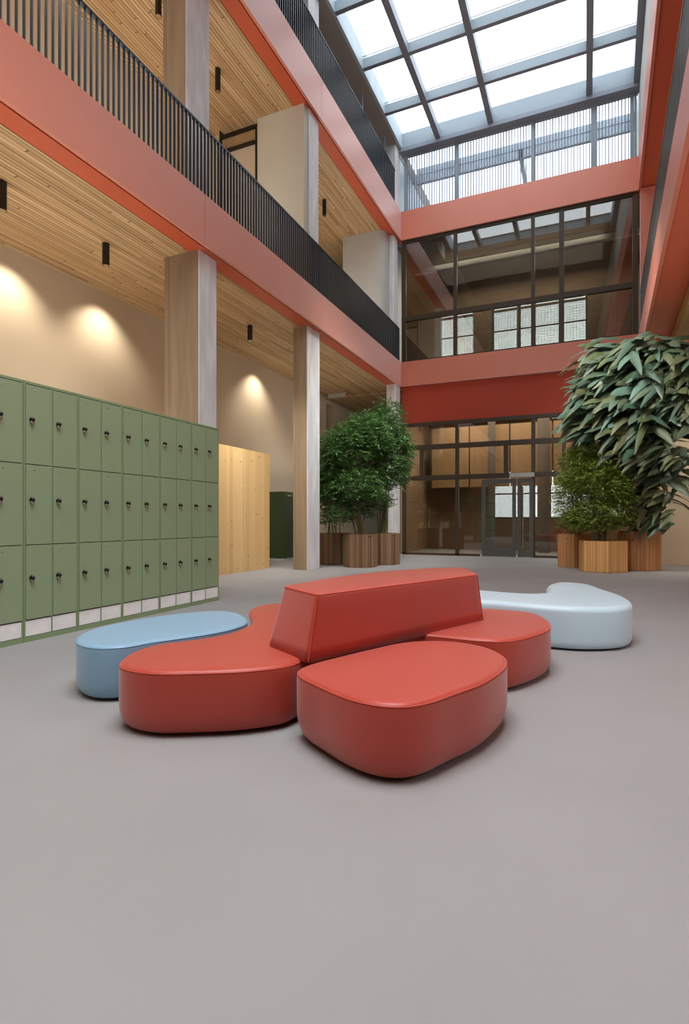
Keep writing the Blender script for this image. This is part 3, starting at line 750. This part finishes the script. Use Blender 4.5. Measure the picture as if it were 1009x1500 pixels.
def rnd(a_, b_): return random.uniform(a_, b_)
def smallleaf(mb, p, d, L_, w):
    d = d.normalized(); s = d.cross(Vector((rnd(-.4,.4), rnd(-.4,.4), 1))).normalized()*w/2; up = s.cross(d).normalized()
    m_ = p+d*L_*.4-up*w*.12
    mb.add([p, m_+s, p+d*L_-Vector((0,0,L_*.15)), m_-s], [(0,1,2,3)])
def bush(root_p, clusters, n, L_, w, mat, name, label, group, stems, zsoil, droop=.25, cat='plant'):
    r = empty(name, (root_p.x, root_p.y, zsoil), label, cat, group)
    st_ = MB(); lf = MB()
    tips = []
    wt = [c[3]*c[4]*c[5] for c in clusters]
    for k in range(stems):
        c = random.choices(clusters, wt)[0]
        a_ = rnd(0, 6.28); b0 = Vector((root_p.x+rnd(.02,.16)*math.cos(a_), root_p.y+rnd(.02,.16)*math.sin(a_), zsoil))
        tgt = Vector((c[0]+rnd(-.5,.5)*c[3], c[1]+rnd(-.5,.5)*c[4], c[2]+rnd(.1,.8)*c[5]))
        mid = b0.lerp(tgt, .5)+Vector((rnd(-.05,.05), rnd(-.05,.05), .12)); 
        pts = [b0, b0.lerp(mid, .5)+Vector((0,0,.06)), mid, mid.lerp(tgt, .6), tgt]
        st_.tube(pts, [.011, .010, .008, .006, .003], 5)
        for j in range(7):
            q = pts[2].lerp(pts[4], rnd(0, 1)); e = q+Vector((rnd(-.35,.35), rnd(-.35,.35), rnd(-.05,.3))); st_.tube([q, e], [.004, .002], 4)
    sprays = []
    for k in range(n//9):
        c = random.choices(clusters, wt)[0]
        while True:
            v = Vector((rnd(-1,1), rnd(-1,1), rnd(-1,1)))
            if v.length < 1 and (v.length > .45 or random.random() < .35): break
        v *= 1+.25*(noise.noise(v*2.2+Vector((c[0]*3, c[2]*3, 0))))
        q = Vector((c[0]+v.x*c[3], c[1]+v.y*c[4], c[2]+v.z*c[5]))
        if q.z < zsoil+.08 or (q.x < -5.2 and q.y < 11.0): continue
        out = (q-Vector((root_p.x, root_p.y, q.z-.3))).normalized()
        ax = (out+Vector((rnd(-.8,.8), rnd(-.8,.8), rnd(-.9,.5)))).normalized(); ln = rnd(.6, 1.3)*L_*2.4
        for j in range(9):
            t = j/9; b_ = q+ax*ln*t-Vector((0,0,droop*t*t*ln)); sgn = 1 if j % 2 else -1
            side = ax.cross(Vector((0,0,1))); side = side.normalized() if side.length > .01 else Vector((1,0,0))
            d = ax*.6+side*sgn*rnd(.5,1)+Vector((rnd(-.2,.2), rnd(-.2,.2), rnd(-.5,.15)))
            smallleaf(lf, b_, d, L_*rnd(.7,1.25), w*rnd(.8,1.2))
    L0 = Vector(r.location)
    st_.v = [tuple(Vector(p)-L0) for p in st_.v]; lf.v = [tuple(Vector(p)-L0) for p in lf.v]
    st_.build('stems', M_stem, r); lf.build('foliage', mat, r)
    return r
def cl(px, py, Y, rx, ry, rz):
    p = UY(px, py, Y); return (p.x, p.y, p.z, rx, ry, rz)
GB = 'bamboo plants in the brown planters'
bush(a1, [cl(508,660,11.4,.55,.5,.45), cl(520,715,11.35,.6,.5,.4), cl(490,700,11.5,.42,.45,.55), cl(535,640,11.7,.5,.45,.5), cl(508,750,11.4,.35,.4,.25)], 24000, .088, .030, M_leaf_bamboo, 'potted_bamboo', 'dense bushy bamboo plant in the middle brown planter', GB, 14, .69)
bush(a2, [cl(560,640,12.5,.5,.5,.5), cl(563,690,12.4,.55,.5,.5), cl(568,612,12.6,.32,.3,.42), cl(548,735,12.3,.42,.4,.35), cl(583,660,12.5,.3,.35,.55)], 24000, .088, .030, M_leaf_bamboo, 'potted_bamboo', 'tallest bushy bamboo plant, in the brown planter near the glass wall', GB, 14, .69)
bush(a3, [cl(484,665,12.0,.35,.4,.45), cl(478,715,12.1,.3,.4,.5), cl(505,640,12.2,.4,.4,.3), cl(482,755,12.0,.2,.3,.25)], 12000, .085, .029, M_leaf_bamboo, 'potted_bamboo', 'darker bamboo plant arching out behind the slender column', GB, 9, .69)
bush(b1, [cl(868,700,12.5,.62,.4,.4), cl(875,755,12.45,.62,.4,.35), cl(858,665,12.6,.35,.3,.3), cl(893,720,12.4,.4,.3,.5)], 44000, .06, .019, M_leaf_light, 'potted_shrub', 'feathery yellow-green shrub filling the front oak planter', 'feathery shrubs', 12, .58, .4)
bush(b2, [cl(838,730,13.4,.38,.35,.55), cl(850,680,13.4,.42,.35,.45), cl(842,765,13.4,.35,.3,.25)], 22000, .06, .019, M_leaf_light, 'potted_shrub', 'feathery shrub in the oak planter beside the entrance glass', 'feathery shrubs', 9, .69, .4)

# large-leaved plant
def bigleaf(mb, p, d, L_, w, droop, roll=0):
    d = d.normalized(); side = d.cross(Vector((0,0,1)))
    side = side.normalized() if side.length > .05 else Vector((1,0,0)); up = side.cross(d).normalized()
    side = (side*math.cos(roll)+up*math.sin(roll)).normalized(); up = side.cross(d).normalized()
    n = 7; v = []; ph = rnd(0, 6)
    for i in range(n+1):
        t = i/n; c = p+d*L_*t-Vector((0,0,1))*droop*L_*t*t; ww = w*(math.sin(math.pi*min(1, t*.93+.05))**.65)*(1-.25*t)*.5
        wob = .06*w*math.sin(i*2.1+ph)
        v += [c-side*ww-up*(ww*.35)+up*wob, c, c+side*ww-up*(ww*.35)-up*wob]
    f = []
    for i in range(n):
        a_ = i*3; f += [(a_, a_+1, a_+4, a_+3), (a_+1, a_+2, a_+5, a_+4)]
    mb.add(v, f, 0, True)
r = empty('potted_tree', (b3.x, b3.y, .77), 'tall plant with huge drooping blue-green leaves reaching the coral beam', 'plant', None)
stm = MB(); lf = MB(); dk = MB()
zone = [ # px, py, Y, rx, rz, count
 (905,520,13.0,.75,.28,54), (950,530,12.9,.85,.35,60), (985,560,12.8,.5,.55,60), (900,575,12.8,.85,.4,64), (950,600,12.7,.7,.5,60),
 (885,615,12.8,.75,.3,50), (930,650,12.8,.65,.4,50), (960,680,13.0,.45,.4,30), (920,700,13.1,.5,.4,40), (940,745,13.2,.4,.35,30)]
for px, py, Y, rx, rz, cnt in zone:
    c = UY(px, py, Y)
    for k in range(int(cnt*2.7)):
        q = c+Vector((.22+rnd(-1,1)*rx*.9, rnd(-.55,.45), rnd(-1,1)*rz))
        lean = -1.0 if px < 945 or random.random() < .45 else rnd(.1, 1)
        d = Vector((lean*rnd(.5,1.1), rnd(-1.0,.0), rnd(-.3,.35)))
        L_ = rnd(.38,.72); low = py > 640
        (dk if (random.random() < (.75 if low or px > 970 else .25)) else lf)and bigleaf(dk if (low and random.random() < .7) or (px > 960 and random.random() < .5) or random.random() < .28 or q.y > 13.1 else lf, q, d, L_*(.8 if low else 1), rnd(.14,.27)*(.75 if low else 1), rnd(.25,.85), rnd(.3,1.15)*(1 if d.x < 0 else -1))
# long narrow fronds reaching out at the wall side
for k in range(26):
    q = UY(rnd(950, 985), rnd(620, 745), 13.0); d = Vector((rnd(.5,1), rnd(-.4,.1), rnd(-.1,.3)))
    bigleaf(dk, q, d, rnd(.45,.75), rnd(.05,.1), rnd(.4,.9), rnd(-.4,.4))
# straw-coloured fringe on the entrance side
tn = MB()
for k in range(60):
    q = UY(rnd(848, 880), rnd(520, 640), 12.8); d = Vector((-1, rnd(-.5,0), rnd(-.1,.25)))
    bigleaf(tn, q, d, rnd(.3,.5), rnd(.05,.1), rnd(.3,.55), rnd(-.5,.5))
for k in range(9):
    a_ = rnd(0, 6.28); b0 = Vector((b3.x+.12*math.cos(a_), b3.y+.12*math.sin(a_), .77)); tt = UY(rnd(890, 975), rnd(510, 640), 13.1)
    m1 = b0.lerp(tt, .5)+Vector((rnd(0,.15), .1, .1)); stm.tube([b0, b0.lerp(m1, .5), m1, m1.lerp(tt, .5)+Vector((0,.05,.1)), tt], [.028,.024,.02,.014,.006], 7)
for m_ in (stm, lf, dk, tn): local(m_, r)
stm.build('stems', M_stem, r); lf.build('foliage', M_leaf_big, r)
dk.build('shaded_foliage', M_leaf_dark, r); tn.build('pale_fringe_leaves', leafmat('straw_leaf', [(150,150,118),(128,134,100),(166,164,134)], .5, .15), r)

# ------------------------------------------------------------------ lighting
W = bpy.data.worlds.new('sky'); bpy.context.scene.world = W; W.use_nodes = True
W.node_tree.nodes['Background'].inputs[0].default_value = (.90, .96, 1, 1); W.node_tree.nodes['Background'].inputs[1].default_value = 3.1
def arealamp(name, loc, size, power, col, target=None, rot=None, portal=False, spread=180):
    l = bpy.data.lights.new(name, 'AREA'); l.shape = 'RECTANGLE'; l.size, l.size_y = size; l.energy = power; l.color = col; l.spread = R(spread)
    o = bpy.data.objects.new(name, l); C.objects.link(o); o.location = loc
    if target is not None: o.rotation_euler = (Vector(target)-Vector(loc)).to_track_quat('-Z', 'Y').to_euler()
    elif rot is not None: o.rotation_euler = rot
    if portal: l.cycles.is_portal = True
    return o
arealamp('skylight_portal', (-1.95, 15.2, ZS+.6), (6.8, 12.2), 1, (1,1,1), rot=(0,0,0), portal=True)
arealamp('atrium_fill', (-1.5, -1.5, 8.4), (6, 3), 230, (.94,.97,1), target=(-1.8, 7, 1))
arealamp('atrium_overhead_fill', (-.9, 1.6, 9.3), (4, 4.4), 330, (.96,.98,1), rot=(0,0,0), spread=115)  # added fill from above, no fixture hangs there
arealamp('right_fill', (4.8, 4, 3.4), (4, 2.5), 75, (1,.98,.96), target=(-2, 7, 1.5))
arealamp('gallery_ceiling_fill', (-6.7, 2.2, 1.9), (1.5, 9), 130, (1,.93,.82), rot=(R(180),0,0))  # added fill facing up at the timber ceiling, hidden behind the lockers
arealamp('gallery_ceiling_fill_far', (-6.4, 13.2, 2.2), (1.0, 3.5), 26, (1,.93,.82), rot=(R(180),0,0))  # added fill for the far stretch of the lower timber ceiling
arealamp('upper_gallery_ceiling_fill', (-6.7, 4, Z2+.25), (1.4, 11), 140, (1,.93,.84), rot=(R(180),0,0))  # added fill facing up at the upper timber ceiling
arealamp('upper_gallery_ceiling_fill_far', (-6.7, 13.3, Z2+.25), (1.6, 3.5), 50, (1,.93,.84), rot=(R(180),0,0))  # added fill for the far stretch of the upper ceiling
arealamp('vestibule_fill', (-2.2, 18, 4.5), (5, 2.5), 200, (1,.94,.84), rot=(0,0,0))  # added to brighten the vestibule, stands for no fitting
arealamp('plant_fill', (-2.2, 9.5, 6.6), (2, 2), 70, (1,.98,.94), target=(-4.2, 12, 3.0), spread=60)  # added fill on the bamboo foliage
arealamp('plant_fill', (-1.2, 9.2, 6.6), (2, 2), 62, (1,.98,.94), target=(.8, 12.8, 3.2), spread=60)  # added fill on the leafy group
arealamp('backdrop_fill', (-1, 26.5, 9), (10, 4), 1800, (.92,.96,1), target=(-1, 34, 5))  # added area lamp brightening the outside backdrop
arealamp('rear_room_fill', (-2, 18.4, 9.4), (5, 2), 200, (1,.94,.86), rot=(0,0,0))  # added to lift the brown room behind the upper glazing
arealamp('right_gallery_ceiling_fill', (2.5, 6, 3.0), (3, 10), 60, (1,.9,.8), rot=(R(180),0,0))  # fill lamp facing up below the right gallery, no fixture
arealamp('plant_wall_fill', (3.2, 12.6, 3.6), (1.2, 1.2), 62, (1,.9,.76), target=(2.4, 14.8, 1.6))  # added fill on the beige wall by the plants
arealamp('pine_panel_fill', (-5.45, 8.6, 4.7), (.6, .6), 40, (1,.95,.88), target=(-6.4, 9.4, 1.0), spread=90)  # added to brighten the pine panel
def spotlamp(loc, tgt, power, ang, col=(1,.84,.62), blend=.35):
    l = bpy.data.lights.new('wall_washer', 'SPOT'); l.energy = power; l.spot_size = R(ang); l.spot_blend = blend; l.color = col; l.shadow_soft_size = .04
    o = bpy.data.objects.new('wall_washer', l); C.objects.link(o); o.location = loc
    o.rotation_euler = (Vector(tgt)-Vector(loc)).to_track_quat('-Z', 'Y').to_euler()
for y in (1.8, 5.48, 7.2, 12.2):
    spotlamp((XW+.5, y, Z1-.05), (XW+.1, y, 3.0), 125, 108, (1,.90,.74), .85)
for y in (3.0, 7.0):
    spotlamp((-7.0, y, Z3-.5), (-7.0, y, Z2), 80, 100)
sc = bpy.context.scene
sc.view_settings.view_transform = 'Standard'; sc.view_settings.look = 'None'; sc.view_settings.exposure = 0; sc.view_settings.gamma = 1
sc.cycles.max_bounces = 8; sc.cycles.diffuse_bounces = 5; sc.cycles.transparent_max_bounces = 16; sc.cycles.glossy_bounces = 3
sc.cycles.caustics_reflective = False; sc.cycles.caustics_refractive = False; sc.cycles.sample_clamp_indirect = 4
sc.cycles.use_denoising = True
